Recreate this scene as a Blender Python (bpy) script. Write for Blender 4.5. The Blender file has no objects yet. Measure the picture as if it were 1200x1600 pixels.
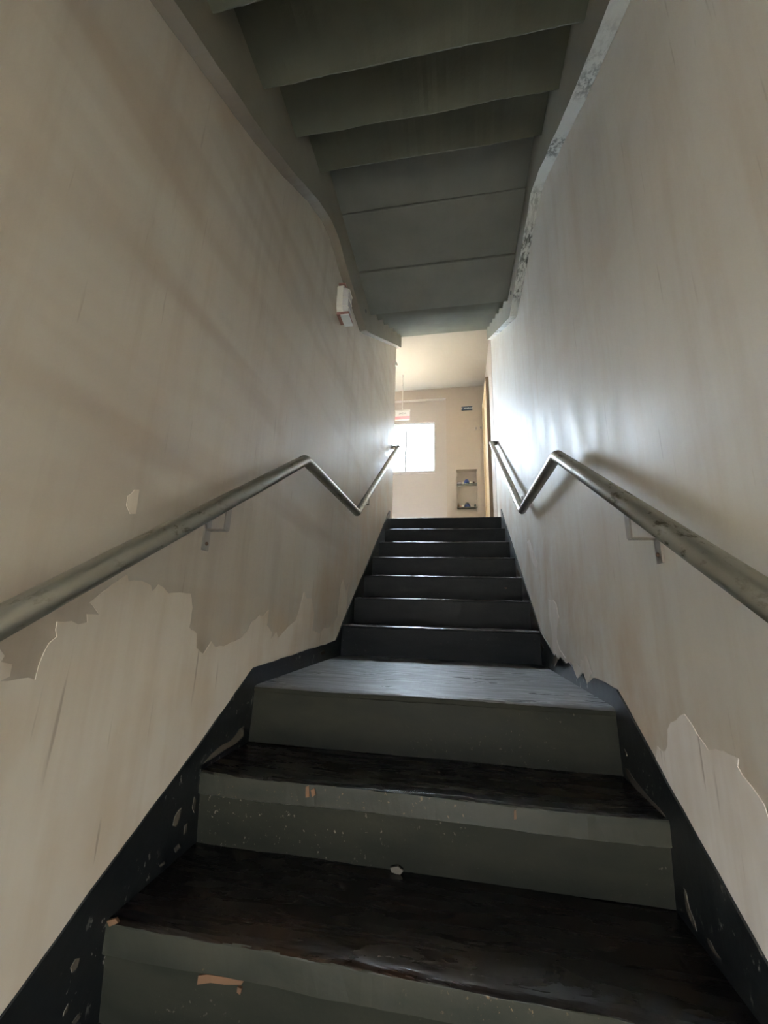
import bpy, bmesh, math, random
from mathutils import Vector, Matrix, noise
from mathutils.geometry import tessellate_polygon

random.seed(7)
S = bpy.context.scene
C = S.collection

# ------------------------------------------------------------------ camera
cam_data = bpy.data.cameras.new('camera')
cam_data.sensor_fit = 'VERTICAL'
cam_data.sensor_height = 36.0
cam_data.lens = 631.45 / 1600 * 36.0
cam_data.clip_start = 0.02
cam_o = bpy.data.objects.new('camera', cam_data)
C.objects.link(cam_o)
yaw, pit, rol = 0.1799, 0.2436, 0.0295
F = Vector((-math.sin(yaw) * math.cos(pit), math.cos(yaw) * math.cos(pit), math.sin(pit)))
R0 = Vector((math.cos(yaw), math.sin(yaw), 0))
U0 = R0.cross(F)
R = math.cos(rol) * R0 + math.sin(rol) * U0
U = -math.sin(rol) * R0 + math.cos(rol) * U0
m = Matrix((R, U, -F)).transposed().to_4x4()
m.translation = Vector((0.1208, 0, 0))
cam_o.matrix_world = m
S.camera = cam_o

# ------------------------------------------------------------------ world, lights, exposure
S.view_settings.view_transform = 'Standard'
S.view_settings.look = 'None'
S.view_settings.gamma = 1
S.view_settings.exposure = 1.17
S.view_settings.use_curve_mapping = False
world = bpy.data.worlds.new('overcast_sky')
S.world = world
world.use_nodes = True
wn = world.node_tree
bg = wn.nodes['Background']
bg.inputs[0].default_value = (0.70, 0.85, 1.0, 1)
bg.inputs[1].default_value = 50.0


def area(name, loc, size, rot, energy, col, portal=False, spread=None):
    l = bpy.data.lights.new(name, 'AREA')
    l.shape = 'RECTANGLE'
    l.size, l.size_y = size
    l.energy = energy
    l.color = col
    if portal:
        l.cycles.is_portal = True
    o = bpy.data.objects.new(name, l)
    o.location = loc
    o.rotation_euler = rot
    C.objects.link(o)
    return o


HP = math.pi / 2
area('window_portal', (-1.09, 6.20, 2.615), (1.80, 0.87), (-HP, 0, 0), 1, (1, 1, 1), portal=True)
area('entrance_portal', (0.0, -3.02, -0.74), (0.6, 2.0), (HP, 0, 0), 1, (1, 1, 1), portal=True)

# ------------------------------------------------------------------ measurements
yC, zC = 1.4614, -0.2672          # nosing of the middle landing
G1, R1 = 0.2788, 0.1837           # lower flight going / rise
LAND = 1.1272
G2, R2 = 0.2907, 0.1849           # upper flight
XW = 0.606                        # wall faces
XS = 0.600                        # skirting faces
FLOOR_UP = zC + 7 * R2            # upper hall floor
FLOOR_DN = zC - 8 * R1            # entrance floor
CEIL_UP = 3.60
YF = 6.015                        # far wall


# ------------------------------------------------------------------ helpers
def new_obj(name, bm, mat=None, parent=None, smooth=False):
    me = bpy.data.meshes.new(name)
    bmesh.ops.recalc_face_normals(bm, faces=bm.faces)
    bm.to_mesh(me)
    bm.free()
    if smooth:
        for p in me.polygons:
            p.use_smooth = True
    o = bpy.data.objects.new(name, me)
    for mm in (mat if isinstance(mat, (list, tuple)) else [mat]):
        if mm:
            me.materials.append(mm)
    C.objects.link(o)
    if parent:
        o.parent = parent
        o.matrix_parent_inverse = Matrix.Translation(-Vector(parent.location)) if parent.type == 'EMPTY' else Matrix()
    return o


def empty(name, loc, label, cat, group=None):
    o = bpy.data.objects.new(name, None)
    o.empty_display_size = 0.05
    o.location = loc
    C.objects.link(o)
    tag(o, label, cat, group)
    return o


def tag(o, label, cat, group=None):
    o['label'] = label
    o['category'] = cat
    if group:
        o['group'] = group
    return o


def struct(o, label=None, cat=None):
    o['kind'] = 'structure'
    if label:
        o['label'] = label
    if cat:
        o['category'] = cat
    return o


def box(bm, x0, x1, y0, y1, z0, z1):
    vs = [bm.verts.new((x, y, z)) for x in (x0, x1) for y in (y0, y1) for z in (z0, z1)]
    for f in ((0, 1, 3, 2), (4, 6, 7, 5), (0, 4, 5, 1), (2, 3, 7, 6), (0, 2, 6, 4), (1, 5, 7, 3)):
        bm.faces.new([vs[i] for i in f])
    return vs


def boxes(name, bxs, mat, parent=None, bevel=0.0):
    bm = bmesh.new()
    for b in bxs:
        box(bm, *b)
    if bevel:
        bmesh.ops.bevel(bm, geom=bm.edges[:], offset=bevel, segments=2, affect='EDGES')
    return new_obj(name, bm, mat, parent)


def prism_x(name, pts, x0, x1, mat, parent=None):
    """closed (y,z) outline pushed along x"""
    bm = bmesh.new()
    a = [bm.verts.new((x0, y, z)) for y, z in pts]
    b = [bm.verts.new((x1, y, z)) for y, z in pts]
    n = len(pts)
    for tri in tessellate_polygon([[Vector((0, y, z)) for y, z in pts]]):
        bm.faces.new([a[i] for i in tri])
        bm.faces.new([b[i] for i in reversed(tri)])
    for i in range(n):
        bm.faces.new((a[i], a[(i + 1) % n], b[(i + 1) % n], b[i]))
    return new_obj(name, bm, mat, parent)


def strip_x(name, prof, x0, x1, mat, parent=None, n=48, amp=0.002, seed=0.0, sag=None, smooth=False):
    """closed (y,z) profile swept along x in n steps, every point wandering a little"""
    bm = bmesh.new()
    rows = []
    for i in range(n + 1):
        x = x0 + (x1 - x0) * i / n
        row = []
        for j, (y, z) in enumerate(prof):
            dy = noise.noise((x * 5 + seed, j * 0.15, 1.3)) * amp + noise.noise((x * 34 + seed, j * .4, 7.1)) * amp * .45
            dz = noise.noise((x * 4 + seed, j * 0.15, 5.3)) * amp + noise.noise((x * 29 + seed, j * .4, 2.1)) * amp * .45
            row.append(bm.verts.new((x, y + dy, z + dz)))
        rows.append(row)
    m_ = len(prof)
    for i in range(n):
        for j in range(m_):
            bm.faces.new((rows[i][j], rows[i][(j + 1) % m_], rows[i + 1][(j + 1) % m_], rows[i + 1][j]))
    bm.faces.new(rows[0])
    bm.faces.new(rows[-1][::-1])
    return new_obj(name, bm, mat, parent, smooth)


def tube(bm, path, r, n=20, cap=True):
    path = [Vector(p) for p in path]
    rings = []
    for i, p in enumerate(path):
        if i == 0:
            t = path[1] - p
        elif i == len(path) - 1:
            t = p - path[-2]
        else:
            t = (path[i + 1] - p).normalized() + (p - path[i - 1]).normalized()
        t.normalize()
        a = t.cross(Vector((0, 0, 1)))
        if a.length < 1e-3:
            a = t.cross(Vector((0, 1, 0)))
        a.normalize()
        b = t.cross(a)
        sc = 1.0
        if 0 < i < len(path) - 1:
            c = (path[i + 1] - p).normalized().dot((p - path[i - 1]).normalized())
            sc = 1.0 / max(0.5, math.sqrt((1 + c) / 2))
        ring = []
        # plane of the bend keeps the mitre
        bend = None
        if 0 < i < len(path) - 1:
            d = (path[i + 1] - p).normalized() - (p - path[i - 1]).normalized()
            if d.length > 1e-4:
                bend = d.normalized()
        for k in range(n):
            an = 2 * math.pi * k / n
            v = a * math.cos(an) * r + b * math.sin(an) * r
            if bend is not None:
                v = v + bend * v.dot(bend) * (sc - 1)
            ring.append(bm.verts.new(p + v))
        rings.append(ring)
    for i in range(len(rings) - 1):
        for k in range(n):
            bm.faces.new((rings[i][k], rings[i][(k + 1) % n], rings[i + 1][(k + 1) % n], rings[i + 1][k]))
    if cap:
        bm.faces.new(rings[0][::-1])
        bm.faces.new(rings[-1])


def lathe(bm, prof, centre, n=16):
    cx, cy, cz = centre
    rings = []
    for r, z in prof:
        rings.append([bm.verts.new((cx + r * math.cos(2 * math.pi * k / n), cy + r * math.sin(2 * math.pi * k / n), cz + z)) for k in range(n)])
    for i in range(len(rings) - 1):
        for k in range(n):
            bm.faces.new((rings[i][k], rings[i][(k + 1) % n], rings[i + 1][(k + 1) % n], rings[i + 1][k]))
    bm.faces.new(rings[0][::-1])
    bm.faces.new(rings[-1])


def text_mesh(name, body, size, mat, loc, rot, parent, extrude=0.0006):
    cu = bpy.data.curves.new(name, 'FONT')
    cu.body = body
    cu.size = size
    cu.align_x = 'CENTER'
    cu.align_y = 'CENTER'
    cu.extrude = extrude
    t = bpy.data.objects.new(name + '_tmp', cu)
    C.objects.link(t)
    dg = bpy.context.evaluated_depsgraph_get()
    me = bpy.data.meshes.new_from_object(t.evaluated_get(dg))
    bpy.data.objects.remove(t)
    o = bpy.data.objects.new(name, me)
    me.materials.clear()
    me.materials.append(mat)
    o.location = Vector(loc)
    o.rotation_euler = rot
    C.objects.link(o)
    o.parent = parent
    o.matrix_parent_inverse = Matrix.Translation(-Vector(parent.location))
    return o


# ------------------------------------------------------------------ materials
class NT:
    def __init__(self, name):
        self.m = bpy.data.materials.new(name)
        self.m.use_nodes = True
        self.t = self.m.node_tree
        self.b = self.t.nodes['Principled BSDF']
        self.geo = self.t.nodes.new('ShaderNodeNewGeometry').outputs['Position']

    def n(self, kind, **kw):
        nd = self.t.nodes.new(kind)
        for k, v in kw.items():
            setattr(nd, k, v)
        return nd

    def link(self, a, b):
        self.t.links.new(a, b)

    def pos(self, scale=(1, 1, 1), rot=(0, 0, 0), loc=(0, 0, 0)):
        mp = self.n('ShaderNodeMapping')
        mp.inputs['Scale'].default_value = scale
        mp.inputs['Rotation'].default_value = rot
        mp.inputs['Location'].default_value = loc
        self.link(self.geo, mp.inputs['Vector'])
        return mp.outputs[0]

    def noise(self, vec, scale=1, detail=4, rough=.55, dist=0.0):
        nd = self.n('ShaderNodeTexNoise')
        nd.inputs['Scale'].default_value = scale
        nd.inputs['Detail'].default_value = detail
        nd.inputs['Roughness'].default_value = rough
        nd.inputs['Distortion'].default_value = dist
        self.link(vec, nd.inputs['Vector'])
        return nd.outputs['Fac']

    def ramp(self, fac, stops):
        nd = self.n('ShaderNodeValToRGB')
        el = nd.color_ramp.elements
        while len(el) < len(stops):
            el.new(0.5)
        for e, (p, c) in zip(el, stops):
            e.position = p
            e.color = (c, c, c, 1) if isinstance(c, (int, float)) else (*c, 1)
        self.link(fac, nd.inputs[0])
        return nd.outputs[0]

    def mix(self, fac, a, b, mode='MIX'):
        nd = self.n('ShaderNodeMix', data_type='RGBA', blend_type=mode)
        for i, v in ((0, fac), (6, a), (7, b)):
            if isinstance(v, (int, float)):
                nd.inputs[i].default_value = v
            elif isinstance(v, tuple):
                nd.inputs[i].default_value = (*v, 1)
            else:
                self.link(v, nd.inputs[i])
        return nd.outputs[2]

    def math(self, op, a, b=0.0, clamp=False):
        nd = self.n('ShaderNodeMath', operation=op, use_clamp=clamp)
        for i, v in ((0, a), (1, b)):
            if isinstance(v, (int, float)):
                nd.inputs[i].default_value = v
            else:
                self.link(v, nd.inputs[i])
        return nd.outputs[0]

    def bump(self, h, strength=.3, dist=.01, prev=None):
        nd = self.n('ShaderNodeBump')
        nd.inputs['Strength'].default_value = strength
        nd.inputs['Distance'].default_value = dist
        self.link(h, nd.inputs['Height'])
        if prev:
            self.link(prev, nd.inputs['Normal'])
        return nd.outputs[0]

    def out(self, col=None, rough=None, normal=None, **kw):
        for nm, v in (('Base Color', col), ('Roughness', rough), ('Normal', normal)):
            if v is None:
                continue
            if isinstance(v, tuple):
                self.b.inputs[nm].default_value = (*v, 1)
            elif isinstance(v, (int, float)):
                self.b.inputs[nm].default_value = v
            else:
                self.link(v, self.b.inputs[nm])
        for k, v in kw.items():
            k = k.replace('_', ' ')
            if isinstance(v, tuple):
                v = (*v, 1)
            self.b.inputs[k].default_value = v
        return self.m


def plain(name, col, rough=.5, **kw):
    return NT(name).out(col, rough, **kw)


def wall_paint(name, base, dark, stain, smear=0.6, rough=(.40, .58)):
    """old semi-gloss wall paint: vertical drips, broad smears, rusty run-off, scratches"""
    t = NT(name)
    big = t.noise(t.pos((.9, .9, .9)), 1.2, 3)
    col = t.mix(t.ramp(big, [(.35, 0.0), (.7, 1.0)]), base, dark)
    drips = t.noise(t.pos((7, 7, .7)), 1.6, 5, .6)
    col = t.mix(t.ramp(drips, [(.5, 0.0), (.8, .55)]), col, stain)
    sm = t.noise(t.pos((1, .8, 4.6), rot=(-.72, 0, 0)), 1.1, 2, .5, .35)
    col = t.mix(t.ramp(sm, [(.52, 0.0), (.72, .55 * smear)]), col, stain)
    rust = t.noise(t.pos((2.2, 2.2, 1.3), loc=(0, 4, 2)), 1.5, 5, .62)
    low = t.n('ShaderNodeSeparateXYZ')
    t.link(t.geo, low.inputs[0])
    # run-off dirt gathers in a band above the sloping skirting: height over the stair line
    over = t.math('SUBTRACT', low.outputs[2], t.math('ADD', t.math('MULTIPLY', low.outputs[1], .62), -1.16))
    near = t.ramp(over, [(0.05, 1.0), (.55, .25)])
    col = t.mix(t.math('MULTIPLY', t.ramp(rust, [(.42, 0.0), (.68, .75)]), near), col, (.50, .33, .18))
    fine = t.noise(t.pos((30, 30, 9)), 2.0, 4)
    col = t.mix(t.ramp(fine, [(.3, .03), (.7, .0)]), col, (.2, .15, .1))
    # thin vertical scuffs
    sc = t.noise(t.pos((50, 50, 2.6), rot=(.12, 0, 0)), 1.5, 2, .4)
    col = t.mix(t.ramp(sc, [(.72, 0.0), (.77, .3)]), col, (.25, .18, .12))
    wob = t.noise(t.pos((3, 3, 3)), 1.5, 3)
    brush = t.noise(t.pos((22, 22, 3)), 1.4, 4, .6)
    nrm = t.bump(wob, .12, .02)
    nrm = t.bump(brush, .2, .004, nrm)
    rg = t.ramp(t.noise(t.pos((4, 4, 1.5)), 1.7, 4), [(.3, rough[0]), (.75, rough[1])])
    return t.out(col, rg, nrm, Specular_IOR_Level=.8, Coat_Weight=.8, Coat_Roughness=.66)


M = {}
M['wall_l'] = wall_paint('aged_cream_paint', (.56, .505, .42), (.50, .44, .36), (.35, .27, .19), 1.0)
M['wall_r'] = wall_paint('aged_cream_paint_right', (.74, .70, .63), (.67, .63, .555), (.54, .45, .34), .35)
M['hall'] = plain('warm_hall_paint', (.44, .365, .295), .55)
M['hall_trim'] = plain('hall_recess_paint', (.45, .385, .33), .5)
M['hall_ceiling'] = plain('hall_ceiling_paint', (.33, .28, .22), .8)


def peeled(name, base, streak):
    t = NT(name)
    v = t.noise(t.pos((14, 14, .9)), 1.5, 4, .6)
    col = t.mix(t.ramp(v, [(.45, 0.0), (.75, .42)]), base, streak)
    b2 = t.noise(t.pos((3, 3, 2)), 1.6, 3)
    col = t.mix(t.ramp(b2, [(.45, 0.0), (.72, .5)]), col, (.56, .41, .26))
    sc = t.noise(t.pos((30, 30, 2.0), rot=(.1, 0, 0)), 1.5, 2, .4)
    col = t.mix(t.ramp(sc, [(.70, 0.0), (.75, .5)]), col, (.28, .2, .14))
    return t.out(col, .62, t.bump(v, .15, .003))


M['peel_l'] = peeled('bare_filler_left', (.71, .63, .53), (.58, .47, .35))
M['peel_r'] = peeled('bare_filler_right', (.86, .80, .745), (.66, .56, .47))


def concrete_paint(name, a, b, speck=.0):
    t = NT(name)
    n1 = t.noise(t.pos((2.5, 2.5, 2.5)), 1.5, 5)
    col = t.mix(t.ramp(n1, [(.3, 0.0), (.75, 1.0)]), a, b)
    n2 = t.noise(t.pos((40, 40, 40)), 1.0, 5, .7)
    if speck:
        col = t.mix(t.ramp(n2, [(.60, 0.0), (.66, speck)]), col, (.10, .10, .09))
    nr = t.bump(n2, .25, .004)
    return t.out(col, .75, nr)


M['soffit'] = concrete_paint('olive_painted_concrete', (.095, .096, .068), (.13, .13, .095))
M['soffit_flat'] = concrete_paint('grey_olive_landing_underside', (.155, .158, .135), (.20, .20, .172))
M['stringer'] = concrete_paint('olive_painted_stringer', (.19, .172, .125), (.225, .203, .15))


def worn_white():
    t = NT('worn_plaster_edge')
    n1 = t.noise(t.pos((26, 7, 26)), 2.0, 6, .75)
    big = t.ramp(t.noise(t.pos((2.2, 2.2, 2.2), loc=(0, .9, 0)), 1.3, 2), [(.42, 0.0), (.6, 1.0)])
    col = t.mix(t.math('MULTIPLY', t.ramp(n1, [(.46, 0.0), (.56, 1.0)]), big), (.66, .67, .63), (.10, .10, .09))
    return t.out(col, .8, t.bump(n1, .6, .006))


M['edge_r'] = worn_white()
M['edge_l'] = concrete_paint('brown_dusty_edge', (.22, .185, .145), (.27, .235, .185))


def step_paint(name, base, worn, chip, chip_amt, rough=(.28, .5), spec=.5, stretch=(3, 3, 9)):
    t = NT(name)
    v = t.noise(t.pos(stretch), 1.5, 5, .6)
    col = t.mix(t.ramp(v, [(.35, 0.0), (.75, 1.0)]), base, worn)
    # paint knocked off in clusters: orange primer and pale plaster
    cl = t.ramp(t.noise(t.pos((2.3, 2.3, 2.3)), 1.3, 2), [(.48, 0.0), (.62, 1.0)])
    sp = t.ramp(t.noise(t.pos((95, 95, 75)), 1.0, 5, .65), [(.64, 0.0), (.68, 1.0)])
    k = t.math('MULTIPLY', t.math('MULTIPLY', cl, sp), chip_amt)
    col = t.mix(k, col, chip)
    big = t.ramp(t.noise(t.pos((9, 9, 14), loc=(3, 1, 2)), 1.2, 3, .55), [(.735, 0.0), (.75, .8 * min(1, chip_amt))])
    col = t.mix(big, col, (.42, .24, .11))
    nr = t.bump(t.noise(t.pos((60, 60, 60)), 1, 4), .18, .003)
    rg = t.ramp(v, [(.3, rough[0]), (.75, rough[1])])
    return t.out(col, rg, nr, Specular_IOR_Level=spec)


M['riser'] = step_paint('black_green_riser_paint', (.0145, .0145, .0105), (.024, .022, .0155), (.26, .22, .17), .5, (.5, .65), .06)
M['riser_up'] = step_paint('black_riser_paint', (.010, .012, .014), (.018, .019, .021), (.2, .18, .16), .2, (.45, .6), .12)
M['band'] = step_paint('worn_nosing_paint', (.019, .019, .014), (.034, .031, .021), (.30, .18, .09), .45, (.35, .5), .15)


def tread_paint(name, base, worn, rough, bumpk, coat=0.0):
    t = NT(name)
    br = t.noise(t.pos((1.3, 9, 1), rot=(0, 0, .10)), 1.6, 5, .65, 2.2)
    br2 = t.noise(t.pos((5, 38, 1), rot=(0, 0, -.16)), 1.0, 4, .6, 1.0)
    col = t.mix(t.ramp(t.noise(t.pos((1.6, 2.4, 1)), 1.6, 3), [(.5, 0.0), (.72, 1.0)]), base, worn)
    nr = t.bump(br, bumpk, .004)
    nr = t.bump(br2, bumpk * .5, .002, nr)
    rg = t.ramp(br, [(.35, rough[0]), (.7, rough[1])])
    return t.out(col, rg, nr, Specular_IOR_Level=.6, Coat_Weight=coat, Coat_Roughness=.5)


M['tread'] = tread_paint('glossy_black_tread', (.008, .006, .005), (.026, .012, .0065), (.22, .34), .16)
M['landing'] = tread_paint('glossy_brushed_landing', (.050, .047, .046), (.085, .08, .078), (.24, .66), 1.0, .6)


def skirt_paint():
    t = NT('black_skirting_paint')
    cl = t.ramp(t.noise(t.pos((3.2, 3.2, 3.2), loc=(5, 0, 0)), 1.3, 2), [(.50, 0.0), (.62, 1.0)])
    low = t.ramp(t.noise(t.pos((52, 52, 30)), 1.0, 5, .65), [(.615, 0.0), (.64, 1.0)])
    col = t.mix(t.math('MULTIPLY', cl, low), (.012, .013, .014), (.38, .35, .30))
    return t.out(col, .38, t.bump(t.noise(t.pos((12, 12, 12)), 1, 4), .3, .006))


M['skirt'] = skirt_paint()


def steel(name, col, grime):
    t = NT(name)
    g = t.noise(t.pos((40, 9, 18), rot=(.55, 0, 0)), 1.4, 5, .7)
    zone = t.ramp(t.noise(t.pos((2, 2, 2)), 1.7, 2), [(.4, 0.0), (.6, 1.0)])
    k = t.math('MULTIPLY', t.ramp(g, [(.56, 0.0), (.64, .85)]), zone)
    c = t.mix(k, col, grime)
    m_ = t.out(c, t.ramp(g, [(.4, .32), (.65, .5)]), t.bump(g, .08, .002), Metallic=.85)
    return m_


M['steel'] = steel('dull_painted_steel', (.36, .345, .295), (.07, .06, .03))
M['bracket'] = plain('bracket_steel', (.42, .38, .34), .38, Metallic=.85)
M['rust'] = plain('rusty_bracket_face', (.20, .13, .09), .6, Metallic=.4)
M['white'] = plain('white_plastic', (.74, .71, .64), .4)
M['white_sign'] = plain('white_acrylic', (.85, .83, .78), .3)
M['pink'] = plain('faded_red_print', (.80, .36, .38), .4)
M['grey_txt'] = plain('grey_print', (.30, .27, .25), .6)
M['navy'] = plain('navy_sign_face', (.03, .05, .10), .6)
M['sign_white'] = plain('white_lettering', (.8, .84, .86), .5)
M['clip'] = plain('red_brown_clip', (.26, .13, .11), .5)
M['alu'] = plain('white_aluminium', (.72, .74, .76), .35)
M['wood'] = plain('honey_door_wood', (.74, .58, .36), .45)
M['shadow_gap'] = plain('dark_brown_joint', (.20, .14, .09), .7)
M['blue'] = plain('cobalt_glaze', (.022, .034, .14), .55)
M['cup'] = plain('white_glaze', (.8, .72, .62), .25)
M['dark_glass'] = plain('dark_green_glass', (.05, .06, .045), .15)
M['brown_glass'] = plain('brown_glass', (.09, .05, .035), .2)
M['clay'] = plain('terracotta_glaze', (.62, .32, .22), .4)
M['lilac'] = plain('lilac_cover', (.36, .34, .48), .5)
M['lid'] = plain('black_lid', (.02, .02, .025), .4)


def glass(name, rough=0.0, tint=(1, 1, 1)):
    t = NT(name)
    return t.out(tint, rough, Transmission_Weight=1.0, IOR=1.1, Specular_IOR_Level=.3)


M['pane'] = glass('window_glass')
M['lens'] = NT('ribbed_clear_lens').out((.85, .82, .82), .2, Transmission_Weight=.25, IOR=1.45)
M['shelf_glass'] = NT('shelf_glass').out((.75, .85, .82), .05, Transmission_Weight=.8, IOR=1.4)
M['floor_tile'] = plain('beige_hall_floor', (.50, .42, .32), .3)
M['entrance_floor'] = plain('grey_entrance_floor', (.28, .26, .23), .5)
M['street'] = plain('street_paving', (.42, .33, .24), .8)  # warm tone chosen for the daylight bounced off the unseen paving
M['hole'] = plain('dark_form_hole', (.02, .018, .015), .9)

# ------------------------------------------------------------------ shell: stair walls
LEFT_END, RIGHT_END = 4.53, YF


def wall_side(name, sx, yend, mat):
    x0, x1 = sorted((sx * XW, sx * (XW + .14)))
    bm = bmesh.new()
    box(bm, x0, x1, -3.0, yend, FLOOR_DN, 4.3)
    return struct(new_obj(name, bm, mat))


wall_left = wall_side('wall_left', -1, LEFT_END, M['wall_l'])
wall_left['label'] = 'stained cream stair wall on the left, paint peeling below its handrail'
wall_right = wall_side('wall_right', 1, YF, M['wall_r'])
wall_right['label'] = 'glossy cream stair wall on the right, brushed and scuffed'


def ragged(pts, step=.012, amp=.0035, seed=0):
    """break a traced outline into a torn paint edge"""
    out = []
    n = len(pts)
    for i in range(n):
        a, b = Vector(pts[i]), Vector(pts[(i + 1) % n])
        d = (b - a).length
        k = max(1, min(14, int(d / step)))
        nv = Vector((-(b - a).y, (b - a).x)).normalized() if d > 0 else Vector((0, 0))
        for j in range(k):
            p = a.lerp(b, j / k)
            if d < .35:
                p = p + nv * amp * noise.noise((p.x * 90 + seed, p.y * 90, 0))
            out.append((p.x, p.y))
    return out


def patch(name, pts, sx, off, mat, parent, seed=0, rag=True, thick=.0012):
    x = sx * (XW - off)
    pts = ragged(pts, seed=seed) if rag else pts
    bm = bmesh.new()
    a = [bm.verts.new((x, y, z)) for y, z in pts]
    b = [bm.verts.new((x + sx * thick, y, z)) for y, z in pts]
    n = len(pts)
    for tri in tessellate_polygon([[Vector((0, y, z)) for y, z in pts]]):
        bm.faces.new([a[i] for i in tri])
    for i in range(n):
        bm.faces.new((a[i], a[(i + 1) % n], b[(i + 1) % n], b[i]))
    return new_obj(name, bm, mat, parent)


EXPL = [(0.569, -0.073), (0.578, -0.086), (0.576, -0.093), (0.593, -0.101), (0.595, -0.12), (0.581, -0.125), (0.609, -0.126), (0.627, -0.125), (0.638, -0.131), (0.64, -0.108), (0.646, -0.085), (0.651, -0.071), (0.662, -0.061), (0.657, -0.034), (0.686, -0.033), (0.702, -0.04), (0.721, -0.036), (0.717, -0.021), (0.746, -0.021), (0.726, -0.002), (0.717, 0.004), (0.745, 0.025), (0.80, 0.066), (0.807, 0.052), (0.847, 0.057), (0.878, 0.047), (0.885, 0.034), (0.898, 0.045), (0.903, 0.052), (0.921, 0.045), (0.943, 0.032), (0.987, 0.036), (1.033, 0.036), (1.051, -0.003), (1.048, -0.055), (1.084, -0.073), (1.093, -0.112), (1.131, -0.132), (1.162, -0.099), (1.185, -0.115), (1.235, -0.117), (1.331, -0.1), (1.382, -0.075), (1.399, -0.047), (1.431, -0.039), (1.454, -0.025), (1.49, -0.025), (1.529, -0.003), (1.525, -0.061), (1.577, -0.089), (1.572, -0.118), (1.619, -0.091), (1.637, -0.117), (1.734, -0.074), (1.816, -0.048), (1.853, 0.003), (1.894, 0.085), (1.93, 0.057), (2.007, 0.059), (2.063, -0.02), (2.05, -0.099), (2.176, -0.12), (2.236, -0.095), (2.342, -0.092), (2.489, -0.039), (2.512, 0.058), (2.536, 0.159), (2.573, 0.203), (2.668, 0.126), (2.724, 0.185), (2.68, -0.03)]
low = [(2.60, -.10), (2.46, -.19), (1.444, -.22), (1.15, -.40), (.875, -.556), (.60, -.73), (.30, -.90), (-.3, -1.24), (-.3, -.2), (.1, -.16), (.45, -.13)]
patch('peeled_paint_area', EXPL + low, -1, .0012, M['peel_l'], wall_left, 1)
patch('peeled_paint_spot', [(0.762, 0.238), (0.776, 0.258), (0.789, 0.262), (0.79, 0.239), (0.793, 0.204), (0.776, 0.2), (0.762, 0.216)], -1, .0012, M['peel_l'], wall_left, 3)
patch('peeled_paint_area', [(1.237, -0.345), (1.212, -0.302), (1.193, -0.306), (1.17, -0.301), (1.156, -0.285), (1.146, -0.248), (1.126, -0.23), (1.086, -0.208), (1.059, -0.197), (1.047, -0.201), (1.029, -0.214), (1.006, -0.232), (0.985, -0.244), (0.934, -0.232), (0.891, -0.232), (0.898, -0.246), (0.887, -0.257), (0.866, -0.267), (0.844, -0.284), (0.835, -0.31), (.79, -.40), (.70, -.52), (.62, -.70), (.75, -.625), (.911, -.545), (1.17, -.395)], 1, .0012, M['peel_r'], wall_right, 5)
patch('peeled_paint_strip', [(2.328, 0.092), (2.27, 0.08), (2.224, 0.088), (2.162, 0.064), (2.129, 0.0), (2.188, -0.061), (2.20, -0.109), (2.15, -0.152), (2.05, -0.178), (2.12, -0.20), (2.30, -0.172), (2.311, -0.05), (2.352, 0.015)], 1, .0012, M['peel_r'], wall_right, 7)
patch('peeled_paint_strip', [(2.866, 0.497), (2.80, 0.50), (2.72, 0.44), (2.679, 0.402), (2.559, 0.315), (2.60, 0.286), (2.70, 0.325), (2.78, 0.38)], 1, .0012, M['peel_r'], wall_right, 9)

# skirting bands painted black: outline in (y, z)
flight_lo = 0.60


def skirt(name, sx, jag):
    top = [(-.5, -1.325), (.30, -.882), (.707, -.642), (.875, -.538), (1.149, -.385), (1.444, -.206)]
    if jag:
        top += [(1.66, -.204), (1.70, -.222), (1.735, -.238), (1.77, -.222), (1.79, -.207), (1.86, -.238), (1.93, -.205), (1.98, -.188), (2.06, -.20), (2.13, -.178), (2.2, -.205), (2.30, -.175), (2.40, -.14)]
    else:
        top += [(1.9, -.192), (2.30, -.180), (2.474, -.17)]
    top += [(2.60, -.075), (2.653, -.035), (3.202, .332), (3.8, .745), (4.307, 1.105), (4.36, 1.105)]
    bot = [(4.36, .60), (4.20, .60), (yC + LAND + .02, zC - .40), (yC + .02, zC - .40), (-.5, -1.95)]
    pts = ragged(top, .03, .006, 4)
    i = max(k for k, p in enumerate(pts) if abs(p[0] - 4.36) < .002) if False else None
    pts = []
    for a, b in zip(top[:-1], top[1:]):
        a, b = Vector(a), Vector(b)
        k = max(1, int((b - a).length / .03))
        for j in range(k):
            p = a.lerp(b, j / k)
            pts.append((p.x, p.y + .004 * noise.noise((p.x * 12, p.y * 12, sx * 3)) + .002 * noise.noise((p.x * 60, p.y * 60, sx * 3))))
    pts.append(top[-1])
    pts += bot
    x0, x1 = sorted((sx * XS, sx * XW))
    return struct(prism_x(name, pts, x0, x1, M['skirt']))


sk = skirt('baseboard_left', -1, False)
sk['label'] = 'black painted skirting band stepping up the left stair wall'
sk = skirt('baseboard_right', 1, True)
sk['label'] = 'black painted skirting band with torn edge on the right stair wall'
patch('peeled_paint_fleck', [(1.813, -0.19), (1.792, -0.156), (1.768, -0.161), (1.72, -0.135), (1.697, -0.16), (1.663, -0.193), (1.70, -0.206), (1.735, -.238), (1.777, -0.20), (1.80, -.205), (1.86, -.238), (1.90, -0.214), (1.927, -0.185), (1.86, -.18)], 1, .0075, M['peel_r'], wall_right, 11)

# ------------------------------------------------------------------ the stair underfoot
stairs = empty('staircase', (0, yC, zC), 'glossy black painted concrete staircase with a middle landing, rising between the two walls', 'staircase')


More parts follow.
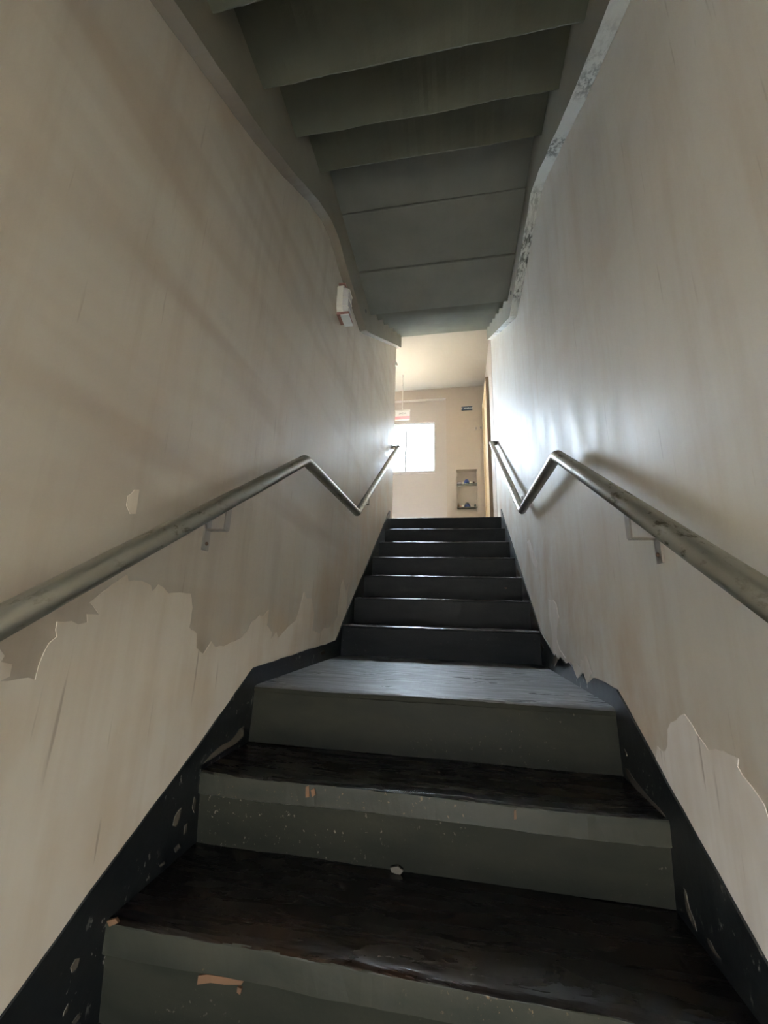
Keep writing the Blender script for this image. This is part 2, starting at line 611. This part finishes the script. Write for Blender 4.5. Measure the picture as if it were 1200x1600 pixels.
def nosing_prof(y, z, depth, h, lip):
    """tread with rounded nosing: front at y, back at depth"""
    rx, r = (.012, .006) if lip > .005 else (.030, .009)
    p = [(depth, z), (y + rx, z)]
    for k in range(1, 6):
        a = k / 6 * HP
        p.append((y + rx - rx * math.sin(a), z - r + r * math.cos(a)))
    p += [(y, z - r), (y + .001, z - h), (y + lip, z - h - .004), (depth, z - h - .004)]
    return p


def step(y, z, yb, rise, lower, seed):
    h = .055 if lower else .014
    lip = .010 if lower else .003
    tr = strip_x('tread', nosing_prof(y, z, yb + .03, h, lip), -XS, XS, None, stairs, 60, .0035 if lower else .0022, seed)
    me = tr.data
    me.materials.append(M['tread'])
    me.materials.append(M['band'] if lower else M['riser_up'])
    for p in me.polygons:
        p.use_smooth = False
        if p.normal.y < -.75 or p.normal.z < -.3:
            p.material_index = 1
    ry = y + lip
    strip_x('riser', [(ry, z - h - .002), (ry + (.012 if lower else .004), z - rise + .0), (ry + .05, z - rise), (ry + .05, z - h - .002)],
            -XS, XS, M['riser'] if lower else M['riser_up'], stairs, 40, .002, seed + 3)


for k in range(-1, -8, -1):
    step(yC + G1 * k, zC + R1 * k, yC + G1 * (k + 1), R1, True, k * 7.7)
# landing and its riser
ld = strip_x('landing', nosing_prof(yC, zC, yC + LAND + .03, .02, .004), -XS, XS, None, stairs, 60, .003, 2.2)
ld.data.materials.append(M['landing'])
ld.data.materials.append(M['riser'])
for p in ld.data.polygons:
    if p.normal.y < -.75 or p.normal.z < -.3:
        p.material_index = 1
strip_x('riser', [(yC + .004, zC - .022), (yC - .004, zC - R1), (yC + .05, zC - R1), (yC + .05, zC - .022)], -XS, XS, M['riser'], stairs, 40, .002, 9)
for k in range(1, 8):
    y = yC + LAND + G2 * (k - 1)
    step(y, zC + R2 * k, (y + G2) if k < 7 else y + .12, R2, False, k * 5.1)


def chip(pts, y, mat_):
    bm = bmesh.new()
    a = [bm.verts.new((x, y - .0015, z)) for x, z in pts]
    b = [bm.verts.new((x, y + .004, z)) for x, z in pts]
    bm.faces.new(a)
    for i in range(len(pts)):
        bm.faces.new((a[i], a[(i + 1) % len(pts)], b[(i + 1) % len(pts)], b[i]))
    return new_obj('paint_chip', bm, mat_, stairs)


M['chip'] = plain('bare_orange_render', (.095, .042, .015), .8)
M['chip_pale'] = plain('bare_pale_render', (.10, .08, .058), .8)


def pix_to_plane_y(u, v, y):
    d = F + R * ((u - 600) / 631.45) - U * ((v - 800) / 631.45)
    o = Vector((0.1208, 0, 0))
    p = o + d * ((y - o.y) / d.y)
    return (p.x, p.z)


for pts, k, mt in (
        ([(311, 1523), (325, 1521), (350, 1525), (382, 1531), (378, 1537), (352, 1537), (330, 1534), (309, 1537)], -2, 'chip'),
        ([(372, 1541), (379, 1543), (376, 1553), (371, 1549)], -2, 'chip'),
        ([(478, 1229), (483, 1227), (484, 1245), (478, 1246)], -1, 'chip'),
        ([(486, 1234), (492, 1231), (494, 1241), (488, 1245)], -1, 'chip'),
        ([(610, 1355), (622, 1353), (630, 1360), (625, 1367), (612, 1362)], -1, 'chip_pale'),
        ([(514, 1131), (520, 1128), (527, 1132), (522, 1139), (524, 1145), (516, 1146)], 0, 'chip_pale'),
        ([(803, 1266), (806, 1265), (807, 1279), (803, 1280)], -1, 'chip'),
        ([(168, 1438), (182, 1434), (186, 1441), (172, 1447)], -2, 'chip')):
    yy = yC + G1 * k + (.004 if k == 0 else .010)
    if k < 0 and pts[0][1] in (1229, 1234, 1266, 1438):
        yy = yC + G1 * k
    chip([pix_to_plane_y(u, v, yy) for u, v in pts], yy - .001, M[mt])

# paint chipped off the skirting bands where treads meet them
def pix_to_plane_x(u, v, x):
    d = F + R * ((u - 600) / 631.45) - U * ((v - 800) / 631.45)
    p = Vector((0.1208, 0, 0)) + d * ((x - 0.1208) / d.x)
    return (p.y, p.z)


bl, brr = bpy.data.objects['baseboard_left'], bpy.data.objects['baseboard_right']
for pts in ([(318, 1193), (330, 1178), (345, 1165), (360, 1158), (374, 1140), (381, 1134), (380, 1150), (368, 1162), (350, 1172), (336, 1182)],
            [(272, 1278), (278, 1266), (283, 1262), (281, 1276), (275, 1292), (270, 1290)],
            [(300, 1262), (303, 1245), (306, 1250), (303, 1270)], [(288, 1290), (292, 1286), (291, 1300), (287, 1304)],
            [(272, 1326), (279, 1318), (281, 1323), (274, 1332)], [(248, 1352), (256, 1346), (258, 1349), (250, 1355)],
            [(110, 1512), (118, 1498), (124, 1497), (120, 1512), (112, 1520)], [(100, 1580), (106, 1568), (105, 1580), (98, 1588)],
            [(112, 1598), (122, 1584), (126, 1588), (118, 1600)], [(500, 1020), (506, 1016), (508, 1020), (503, 1024)]):
    patch('chipped_paint', [pix_to_plane_x(u, v, -XS) for u, v in pts], -1, .0072, M['chip_pale'], bl, 3, False)
for pts in ([(978, 1200), (983, 1204), (990, 1216), (1003, 1232), (1018, 1250), (1030, 1262), (1040, 1276), (1036, 1276), (1022, 1262), (1005, 1245), (990, 1228), (980, 1212)],
            [(1069, 1388), (1072, 1392), (1077, 1418), (1086, 1440), (1089, 1455), (1084, 1448), (1074, 1425)],
            [(1105, 1465), (1110, 1470), (1118, 1486), (1127, 1498), (1122, 1496), (1110, 1480)],
            [(976, 1170), (979, 1176), (980, 1182), (977, 1178)], [(838, 990), (843, 1000), (850, 1012), (848, 1018), (841, 1006)],
            [(822, 940), (826, 948), (830, 962), (827, 962), (822, 950)], [(808, 888), (812, 895), (816, 908), (813, 908), (808, 896)],
            [(862, 1035), (868, 1022), (872, 1030), (867, 1042)]):
    patch('chipped_paint', [pix_to_plane_x(u, v, XS) for u, v in pts], 1, .0072, M['chip_pale'], brr, 3, False)

# ------------------------------------------------------------------ stair flight overhead
upper = empty('overhead_staircase', (0, 1.5, 2.4), 'olive painted precast concrete staircase overhead, seen from below', 'staircase')
botL = [(-.6, .78), (.0, 1.13), (.549, 1.455), (.781, 1.575), (1.043, 1.713), (1.311, 1.885), (1.523, 2.04), (1.738, 2.158), (1.876, 2.19), (2.077, 2.162), (2.677, 2.160), (2.78, 2.215), (3.4, 2.62), (4.0, 3.01), (4.60, 3.39)]
botR = [(-.6, .79), (.0, 1.14), (.819, 1.62), (1.156, 1.818), (1.45, 2.02), (1.734, 2.20), (1.817, 2.234), (2.325, 2.232), (2.75, 2.222), (2.82, 2.26), (3.358, 2.602), (4.0, 3.01), (4.60, 3.40)]


def resample(pts, step_=.03, amp=.005, seed=0):
    out = []
    for a, b in zip(pts[:-1], pts[1:]):
        a, b = Vector(a), Vector(b)
        k = max(1, int((b - a).length / step_))
        for j in range(k):
            p = a.lerp(b, j / k)
            out.append((p.x, p.y + amp * noise.noise((p.x * 7, seed, 0)) + amp * .5 * noise.noise((p.x * 40, seed, 3))))
    out.append(pts[-1])
    return out


def stringer(sx, bot, face, edge):
    pts = resample(bot, .03, .005, sx * 4)
    top = [(y, z + .42) for y, z in bot]
    xi, xo = sx * .55, sx * (XW - .0015)
    bm = bmesh.new()
    lowi = [bm.verts.new((xi + sx * .003 * noise.noise((y * 9, 2, sx)), y, z)) for y, z in pts]
    lowo = [bm.verts.new((xo, y, z - .004 + .004 * noise.noise((y * 14, 5, sx)))) for y, z in pts]
    topi = [bm.verts.new((xi, y, min(z + .42, CEIL_UP + .02))) for y, z in pts]
    topo = [bm.verts.new((xo, y, min(z + .42, CEIL_UP + .02))) for y, z in pts]
    for i in range(len(pts) - 1):
        f = bm.faces.new((lowi[i], lowi[i + 1], lowo[i + 1], lowo[i]))
        f.material_index = 1
        bm.faces.new((lowi[i], topi[i], topi[i + 1], lowi[i + 1]))
        bm.faces.new((lowo[i], lowo[i + 1], topo[i + 1], topo[i]))
        bm.faces.new((topi[i], topo[i], topo[i + 1], topi[i + 1]))
    for e in (0, -1):
        bm.faces.new((lowi[e], lowo[e], topo[e], topi[e]))
    return new_obj('stringer', bm, [face, edge], upper)


sl = stringer(-1, botL, M['stringer'], M['edge_l'])
sl['label'] = 'left stringer with dusty brown lower edge'
sr = stringer(1, botR, M['stringer'], M['edge_r'])
sr['label'] = 'right stringer with worn whitish lower edge'
for x, y, z in ((-1, 3.35, 2.80), (-1, 4.15, 3.33), (-1, 2.62, 2.29), (1, 3.35, 2.80), (1, 4.15, 3.33), (1, 2.62, 2.32)):
    s_ = sl if x < 0 else sr
    bm = bmesh.new()
    lathe(bm, [(.014, -.003), (.014, .003)], (0, 0, 0), 10)
    bmesh.ops.rotate(bm, verts=bm.verts, cent=(0, 0, 0), matrix=Matrix.Rotation(HP, 3, 'Y'))
    bmesh.ops.translate(bm, verts=bm.verts, vec=(x * .549, y, z))
    new_obj('form_hole', bm, M['hole'], s_)

ZL = 2.40
XP = .549


def slab_prof(y0, y1, z, t):
    return [(y0, z + .004), (y0 + .004, z), (y1 - .005, z), (y1, z + .005), (y1, z + t), (y0, z + t)]


# treads of the lower overhead flight (k = -1 just before the landing)
for k in range(-1, -8, -1):
    y1 = 1.53 + .283 * (k + 1)
    y0 = y1 - .31
    z = ZL + .184 * k
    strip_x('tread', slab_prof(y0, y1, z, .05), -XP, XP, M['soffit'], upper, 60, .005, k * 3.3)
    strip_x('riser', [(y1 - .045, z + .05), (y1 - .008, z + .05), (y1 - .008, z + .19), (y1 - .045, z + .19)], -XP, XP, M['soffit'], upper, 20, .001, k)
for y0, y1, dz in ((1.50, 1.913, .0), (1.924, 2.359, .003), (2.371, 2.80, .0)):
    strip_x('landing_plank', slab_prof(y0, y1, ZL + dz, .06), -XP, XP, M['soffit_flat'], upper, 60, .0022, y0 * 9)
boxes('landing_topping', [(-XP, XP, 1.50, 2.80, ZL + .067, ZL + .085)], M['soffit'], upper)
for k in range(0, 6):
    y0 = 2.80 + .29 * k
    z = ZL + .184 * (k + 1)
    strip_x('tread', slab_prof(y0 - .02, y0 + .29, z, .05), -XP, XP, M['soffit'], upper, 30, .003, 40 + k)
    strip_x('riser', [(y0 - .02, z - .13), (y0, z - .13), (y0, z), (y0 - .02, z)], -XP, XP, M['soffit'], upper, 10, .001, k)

# ------------------------------------------------------------------ upper hall
HX0 = -3.3
WX0, WX1, WZ0, WZ1 = -2.0, -.188, 2.183, 3.05
struct(boxes('floor', [(HX0, XW, yC + LAND + 6 * G2 + .12, YF, FLOOR_UP - .12, FLOOR_UP), (HX0, -XW - .14, LEFT_END, YF, FLOOR_UP - .12, FLOOR_UP)], M['floor_tile']))
# small landing lip over last tread is part of the floor
struct(boxes('ceiling', [(HX0, XW + .14, 4.55, YF + .2, CEIL_UP, CEIL_UP + .12)], M['hall_ceiling']))
NX0, NX1, NZ0, NZ1 = .147, .455, 1.505, 2.18
RX1, RZ1 = -.003, 3.425
fw = []
# outer leaf of the far wall, split round the recess and the niche
fw += [(HX0, -2.2, YF, YF + .2, FLOOR_UP - .12, CEIL_UP),
       (-2.2, RX1, YF, YF + .2, RZ1, CEIL_UP),
       (RX1, NX0, YF, YF + .2, FLOOR_UP - .12, CEIL_UP),
       (NX0, NX1, YF, YF + .2, NZ1, CEIL_UP),
       (NX0, NX1, YF, YF + .2, FLOOR_UP - .12, NZ0),
       (NX1, XW + .14, YF, YF + .2, FLOOR_UP - .12, CEIL_UP),
       (NX0, NX1, YF + .12, YF + .2, NZ0, NZ1)]
fwo = struct(boxes('wall_back', fw, M['hall']))
fwo['label'] = 'warm cream end wall of the upper hall with a recess and a niche'
RD = .075
struct(boxes('wall_recess', [(-2.2, WX0, YF + RD, YF + .2, FLOOR_UP - .12, RZ1), (WX1, RX1, YF + RD, YF + .2, FLOOR_UP - .12, RZ1),
                             (WX0, WX1, YF + RD, YF + .2, FLOOR_UP - .12, WZ0), (WX0, WX1, YF + RD, YF + .2, WZ1, RZ1)], M['hall_trim']))
struct(boxes('wall_hall_front', [(HX0, -XW - .14, LEFT_END - .14, LEFT_END, FLOOR_UP - .12, CEIL_UP)], M['hall']))
struct(boxes('wall_hall_left', [(HX0 - .14, HX0, LEFT_END - .14, YF + .2, FLOOR_UP - .12, CEIL_UP)], M['hall']))
# cream return beyond the last step, lit from the hall: the hall part of the right wall
struct(boxes('wall_hall_right', [(XW - .004, XW, 4.72, YF, FLOOR_UP, CEIL_UP)], M['hall']))
# window; its left part, out of view, is widened to send in more daylight
win = boxes('window_1', [(WX0, WX1, YF + .09, YF + .13, WZ0, WZ0 + .035), (WX0, WX1, YF + .09, YF + .13, WZ1 - .035, WZ1),
                         (WX0, WX0 + .03, YF + .09, YF + .13, WZ0, WZ1), (WX1 - .018, WX1, YF + .09, YF + .13, WZ0, WZ1)], M['alu'])
struct(win, 'bright window with slim white frame in the end wall')
for mx in (-.66, -1.10, -1.54):
    boxes('mullion', [(mx - .015, mx + .015, YF + .085, YF + .135, WZ0 + .03, WZ1 - .03)], M['alu'], win)
for a, b in ((WX0 + .03, -1.548), (-1.532, -1.108), (-1.092, -.668), (-.652, WX1 - .018)):
    boxes('pane', [(a, b, YF + .108, YF + .112, WZ0 + .035, WZ1 - .035)], M['pane'], win)
struct(boxes('trim_1', [(WX0 - .02, WX1 + .01, YF + RD - .02, YF + .13, WZ0 - .03, WZ0)], M['hall_trim']))
boxes('window_handle', [(-.69, -.68, YF + .06, YF + .09, WZ0 + .03, WZ0 + .09)], M['bracket'], win)

# door on the right side of the hall
DY0, DY1, DZ1 = 5.18, 5.97, 3.22
door = boxes('door_1', [(XW - .022, XW - .002, DY0 + .07, DY1 - .05, FLOOR_UP + .01, DZ1 - .07)], M['wood'])
struct(door, 'honey coloured wooden door in the right wall of the upper hall')
boxes('door_frame', [(XW - .045, XW - .004, DY0, DY0 + .07, FLOOR_UP, DZ1), (XW - .045, XW - .004, DY1 - .05, DY1, FLOOR_UP, DZ1),
                     (XW - .045, XW - .004, DY0 + .07, DY1 - .05, DZ1 - .07, DZ1)], M['wood'], door)
boxes('frame_joint', [(XW - .046, XW - .004, DY0 - .007, DY0, FLOOR_UP, DZ1 + .01)], M['shadow_gap'], door)

# ------------------------------------------------------------------ entrance below and behind the camera
struct(boxes('floor_entrance', [(-XW, XW, -3.0, yC - 7 * G1 + .1, FLOOR_DN - .1, FLOOR_DN)], M['entrance_floor']))
struct(boxes('ceiling_entrance', [(-XW, XW, -3.0, -.62, .80, 1.05)], M['soffit']))
struct(boxes('wall_front', [(-XW - .14, -.30, -3.14, -3.0, FLOOR_DN, 1.05), (.30, XW + .14, -3.14, -3.0, FLOOR_DN, 1.05), (-.30, .30, -3.14, -3.0, .26, 1.05)], M['wall_r']))  # unseen wall, its opening narrowed to set how much daylight enters
struct(boxes('ground', [(-14, 14, -16, -3.14, FLOOR_DN - .15, FLOOR_DN - .05), (-14, 14, YF + .3, 30, FLOOR_DN - .15, FLOOR_DN - .05)], M['street']))  # unseen paving added to warm and dim the daylight from below
struct(boxes('wall_street', [(-14, 14, -14.2, -14.0, FLOOR_DN - .05, .9)], M['hall']))  # unseen wall added outside for warm bounce through the entrance
# unseen shell added round the stair shaft to block stray sky light
struct(boxes('ceiling_shaft', [(-XW - .14, XW + .14, -3.14, 4.7, 4.3, 4.4)], M['soffit']))
struct(boxes('wall_shaft_front', [(-XW, XW, -3.14, -3.0, 1.05, 4.3)], M['wall_r']))
struct(boxes('floor_under_stairs', [(-XW - .14, XW + .14, -.6, 4.7, FLOOR_DN - .15, FLOOR_DN)], M['entrance_floor']))
struct(boxes('wall_under_stairs', [(-XW, XW, 4.56, 4.66, FLOOR_DN, FLOOR_UP - .12)], M['entrance_floor']))

# ------------------------------------------------------------------ handrails
RXX = .541


def bracket(sx, y, zrail, parent, drop=.09):
    """flat steel strap from the pipe down, across and down the wall, with a plate and screws"""
    w = .013
    zb = zrail - drop
    bm = bmesh.new()
    xr, xw = sx * RXX, sx * (XW - .001)
    t = .004
    # vertical strap under the pipe
    box(bm, *sorted((xr - t / 2, xr + t / 2)), y - w, y + w, zb, zrail - .02)
    # level strap to wall
    box(bm, *sorted((xr, xw)), y - w, y + w, zb - t, zb)
    br = new_obj('bracket', bm, M['bracket'], parent)
    bm = bmesh.new()
    box(bm, *sorted((xw, xw - sx * .005)), y - w * 1.1, y + w * 1.1, zb - .062, zb + .035)
    new_obj('mounting_plate', bm, M['bracket'], br)
    bm = bmesh.new()
    lathe(bm, [(.0055, 0), (.0055, .003), (.003, .005)], (0, 0, 0), 10)
    bmesh.ops.rotate(bm, verts=bm.verts, cent=(0, 0, 0), matrix=Matrix.Rotation(-sx * HP, 3, 'Y'))
    bmesh.ops.translate(bm, verts=bm.verts, vec=(xw - sx * .005, y, zb - .042))
    new_obj('screw', bm, M['rust'], br)


def handrail(sx, y1, label):
    h = empty('handrail', (sx * RXX, y1, .6565), label, 'handrail')
    x = sx * RXX
    s = .618 if sx < 0 else .606
    bm = bmesh.new()
    bend = .010

    def pt(y):
        return Vector((x, y, .6565 + s * (y - y1)))
    A, B, Cc, D = pt(-.9), Vector((x, y1, .6565)), Vector((x, 2.6152, .6565)), Vector((x, 4.4425, 1.9182))
    r_ = .0245

    def corner(P, Q, Rr_, e=.014):
        a = (P - Q).normalized()
        b = (Rr_ - Q).normalized()
        return [Q + a * e, Q + a * e * .35 + b * e * .35, Q + b * e]
    path = [A] + corner(A, B, Cc) + corner(B, Cc, D) + [D + (Cc - D).normalized() * .02]
    tube(bm, path, r_, 24)
    new_obj('rail_pipe', bm, M['steel'], h, True)
    bm = bmesh.new()
    tube(bm, [D + (Cc - D).normalized() * .022, D, D + Vector((sx * .012, .004, 0)), Vector((sx * (XW - .001), 4.4425 + .01, 1.9182))], r_ * .98, 20)
    e = new_obj('rail_return', bm, M['steel'], h, True)
    sl_ = (1.9182 - .6565) / (4.4425 - 2.6152)
    for yb in (1.065, 2.98, 4.28):
        z = .6565 + (s * (yb - y1) if yb < y1 else sl_ * (yb - 2.6152))
        bracket(sx, yb, z, h)
    return h


handrail(-1, 1.6213, 'grimy grey steel handrail with two bends on the left wall')
handrail(1, 1.6782, 'grey steel handrail on the right wall casting a soft shadow beside it')

# ------------------------------------------------------------------ emergency light on the left wall
el = empty('bulkhead_lamp', (-XW, 2.16, 1.95), 'white bulkhead lamp with ribbed clear cover, high on the left wall', 'lamp')


def stadium(bm, cy, cz, hw, hh, x0, x1, n=10, inset=0.0):
    a, b = [], []
    for k in range(2 * n):
        an = math.pi * k / (n - 1) if k < n else math.pi * (k - n) / (n - 1) + math.pi
        dz = (hh - hw) if k < n else -(hh - hw)
        y, z = math.cos(an) * hw, math.sin(an) * hw
        a.append(bm.verts.new((x0, cy + y, cz + dz + z)))
        b.append(bm.verts.new((x1, cy + y * (1 - inset), cz + dz * (1 - inset * .5) + z * (1 - inset))))
    bm.faces.new(a)
    bm.faces.new(b[::-1])
    for i in range(2 * n):
        bm.faces.new((a[i], a[(i + 1) % (2 * n)], b[(i + 1) % (2 * n)], b[i]))


LY, LZ = 2.14, 1.95
bm = bmesh.new()
stadium(bm, LY, LZ, .060, .115, -XW + .001, -XW + .038)
new_obj('housing', bm, M['white'], el)
bm = bmesh.new()
stadium(bm, LY, LZ, .052, .104, -XW + .038, -XW + .072, inset=.18)
lens = new_obj('lens', bm, M['lens'], el)
for k in (-1.9, -.1, 1.7):
    bm = bmesh.new()
    x1 = -XW + .076
    hw = .055
    zc = LZ + k * .036
    ring = [(-XW + .036, LY - hw), (x1 - .01, LY - hw * .86), (x1, LY - hw * .6), (x1, LY + hw * .6), (x1 - .01, LY + hw * .86), (-XW + .036, LY + hw)]
    tube(bm, [(a, b, zc) for a, b in ring], .0024, 6)
    new_obj('guard_bar', bm, M['white'], el)
for zz, dz in ((LZ + .108, .012), (LZ - .118, .022)):
    bm = bmesh.new()
    box(bm, -XW + .003, -XW + (.05 if dz < .02 else .082), LY - .05, LY + .05, zz - dz / 2, zz + dz / 2)
    bmesh.ops.bevel(bm, geom=bm.edges[:], offset=.003, segments=1, affect='EDGES')
    c_ = new_obj('clip', bm, M['clip'], el)
boxes('bottom_plate', [(-XW + .03, -XW + .084, LY - .052, LY + .052, LZ - .140, LZ - .132)], M['alu'], el)

# small cream sensor on the corner at the top of the left wall
sn = empty('sensor', (-XW + .008, 4.50, 3.10), 'small cream sensor on the upper edge of the left wall', 'sensor')
boxes('sensor_body', [(-XW + .000, -XW + .022, 4.47, 4.515, 3.05, 3.10)], M['white'], sn, .003)
boxes('sensor_lens', [(-XW + .022, -XW + .027, 4.48, 4.505, 3.06, 3.08)], M['clip'], sn)

# ------------------------------------------------------------------ signs on the end wall
sg = empty('floor_sign', (.328, YF, 3.21), 'small navy sign with white lettering on the cream end wall', 'sign')
boxes('sign_plate', [(.243, .413, YF - .005, YF - .0005, 3.178, 3.246)], M['navy'], sg, .0015)
text_mesh('lettering', '1\u00ba ANDAR', .040, M['sign_white'], (.328, YF - .0062, 3.212), (HP, 0, 0), sg)

ex = empty('exit_sign', (-.64, 5.55, 3.0), 'hanging white exit sign with a red lower band in front of the window head', 'sign')
EY = 5.55
boxes('sign_panel', [(-.76, -.535, EY, EY + .006, 2.83, 2.985)], M['white_sign'], ex)
boxes('red_band', [(-.758, -.537, EY - .0015, EY, 2.845, 2.895)], M['pink'], ex)
boxes('hanger', [(-.655, -.645, EY - .002, EY + .012, 2.985, CEIL_UP)], M['white'], ex)
boxes('top_rail', [(-.765, -.53, EY - .006, EY + .012, 2.985, 3.0)], M['white'], ex)
text_mesh('lettering', 'SA\u00cdDA', .040, M['grey_txt'], (-.648, EY - .001, 2.94), (HP, 0, 0), ex)

# light switches
for i, (x, z, lb) in enumerate(((.461, 2.855, 'small cream switch plate below the navy sign, the left of two'), (.535, 2.862, 'small cream switch plate in the corner beside the door frame'))):
    sw = empty('light_switch', (x, YF, z), lb, 'switch')
    boxes('switch_plate', [(x - .026, x + .026, YF - .010, YF - .0005, z - .030, z + .030)], M['hall_trim'], sw, .002)
    boxes('rocker', [(x - .015, x + .015, YF - .016, YF - .010, z - .018, z + .018)], M['grey_txt'], sw, .001)

# ------------------------------------------------------------------ niche shelves and what stands on them
for zt, lb in ((1.955, 'upper glass shelf in the wall niche'), (1.583, 'lower glass shelf in the wall niche')):
    tag(boxes('niche_shelf', [(NX0 + .001, NX1 - .001, YF + .004, YF + .119, zt - .008, zt)], M['shelf_glass']), lb, 'shelf')
SY = YF + .045


def jar(name, prof, x, z, mat_, label, cat, lid=None, lidmat=None, y=SY, n=14):
    bm = bmesh.new()
    lathe(bm, prof, (x, y, z), n)
    if lid is None:
        o = new_obj(name, bm, mat_, None, True)
        tag(o, label, cat)
        return o
    e = empty(name, (x, y, z), label, cat)
    new_obj('body', bm, mat_, e, True)
    bm = bmesh.new()
    lathe(bm, lid, (x, y, z), n)
    new_obj('lid', bm, lidmat, e, True)
    return e


Z1, Z2 = 1.9555, 1.5835
jar('sugar_pot', [(.036, 0), (.041, .012), (.040, .03), (.034, .055), (.031, .06)], .300, Z1, M['blue'], 'cobalt blue pot in the middle of the upper niche shelf', 'pot', [(.031, .06), (.029, .066), (.012, .072), (.006, .082)], M['blue'])
jar('sugar_pot', [(.040, 0), (.045, .012), (.042, .03), (.034, .045)], .303, Z2, M['blue'], 'cobalt blue pot with black lid in the middle of the lower niche shelf', 'pot', [(.034, .0455), (.032, .058), (.026, .072), (.008, .078)], M['lid'])
for x, z, lb in ((.243, Z1, 'white cup left of the blue pot, upper niche shelf'), (.357, Z1, 'white cup right of the blue pot, upper niche shelf'),
                 (.243, Z2, 'white cup left of the blue pot, lower niche shelf'), (.363, Z2, 'white cup right of the blue pot, lower niche shelf')):
    e = empty('cup', (x, SY, z), lb, 'cup')
    bm = bmesh.new()
    lathe(bm, [(.009, 0), (.011, .004), (.015, .02), (.016, .034), (.0145, .034), (.013, .02), (.008, .006)], (x, SY, z), 14)
    new_obj('cup_body', bm, M['cup'], e, True)
    bm = bmesh.new()
    tube(bm, [(x, SY - .0155, z + .028), (x, SY - .024, z + .026), (x, SY - .025, z + .016), (x, SY - .0145, z + .012)], .002, 6)
    new_obj('handle', bm, M['cup'], e, True)
jar('jar', [(.014, 0), (.016, .004), (.016, .03), (.012, .036)], .421, Z2, M['dark_glass'], 'dark green jar at the right end of the lower niche shelf', 'jar', [(.013, .036), (.013, .046)], M['lid'])
jar('bottle', [(.013, 0), (.015, .006), (.015, .04), (.006, .052), (.005, .064)], .170, Z2, M['brown_glass'], 'brown bottle at the left end of the lower niche shelf', 'bottle', [(.006, .064), (.006, .070)], M['lid'])
jar('jar', [(.012, 0), (.013, .004), (.012, .032), (.009, .036)], .408, Z1, M['brown_glass'], 'small brown jar at the right end of the upper niche shelf', 'jar', [(.010, .036), (.010, .043)], M['bracket'])
jar('clay_cup', [(.010, 0), (.014, .016), (.013, .028)], .205, Z2, M['clay'], 'terracotta cup between bottle and white cup, lower niche shelf', 'cup')
bk = empty('book', (.19, SY, Z1), 'lilac book lying at the left of the upper niche shelf', 'book')
boxes('pages', [(.158, .222, SY - .035, SY + .045, Z1 + .003, Z1 + .013)], M['cup'], bk)
boxes('cover', [(.155, .224, SY - .038, SY + .048, Z1, Z1 + .003), (.155, .224, SY - .038, SY + .048, Z1 + .013, Z1 + .016), (.155, .158, SY - .038, SY + .048, Z1 + .003, Z1 + .013)], M['lilac'], bk)
bk = empty('book', (.19, SY, Z1 + .0163), 'dark blue book on top of the lilac book, upper niche shelf', 'book')
boxes('pages', [(.165, .214, SY - .030, SY + .04, Z1 + .0193, Z1 + .027)], M['cup'], bk)
boxes('cover', [(.162, .216, SY - .033, SY + .043, Z1 + .0163, Z1 + .0193), (.162, .216, SY - .033, SY + .043, Z1 + .027, Z1 + .030), (.162, .165, SY - .033, SY + .043, Z1 + .0193, Z1 + .027)], M['blue'], bk)
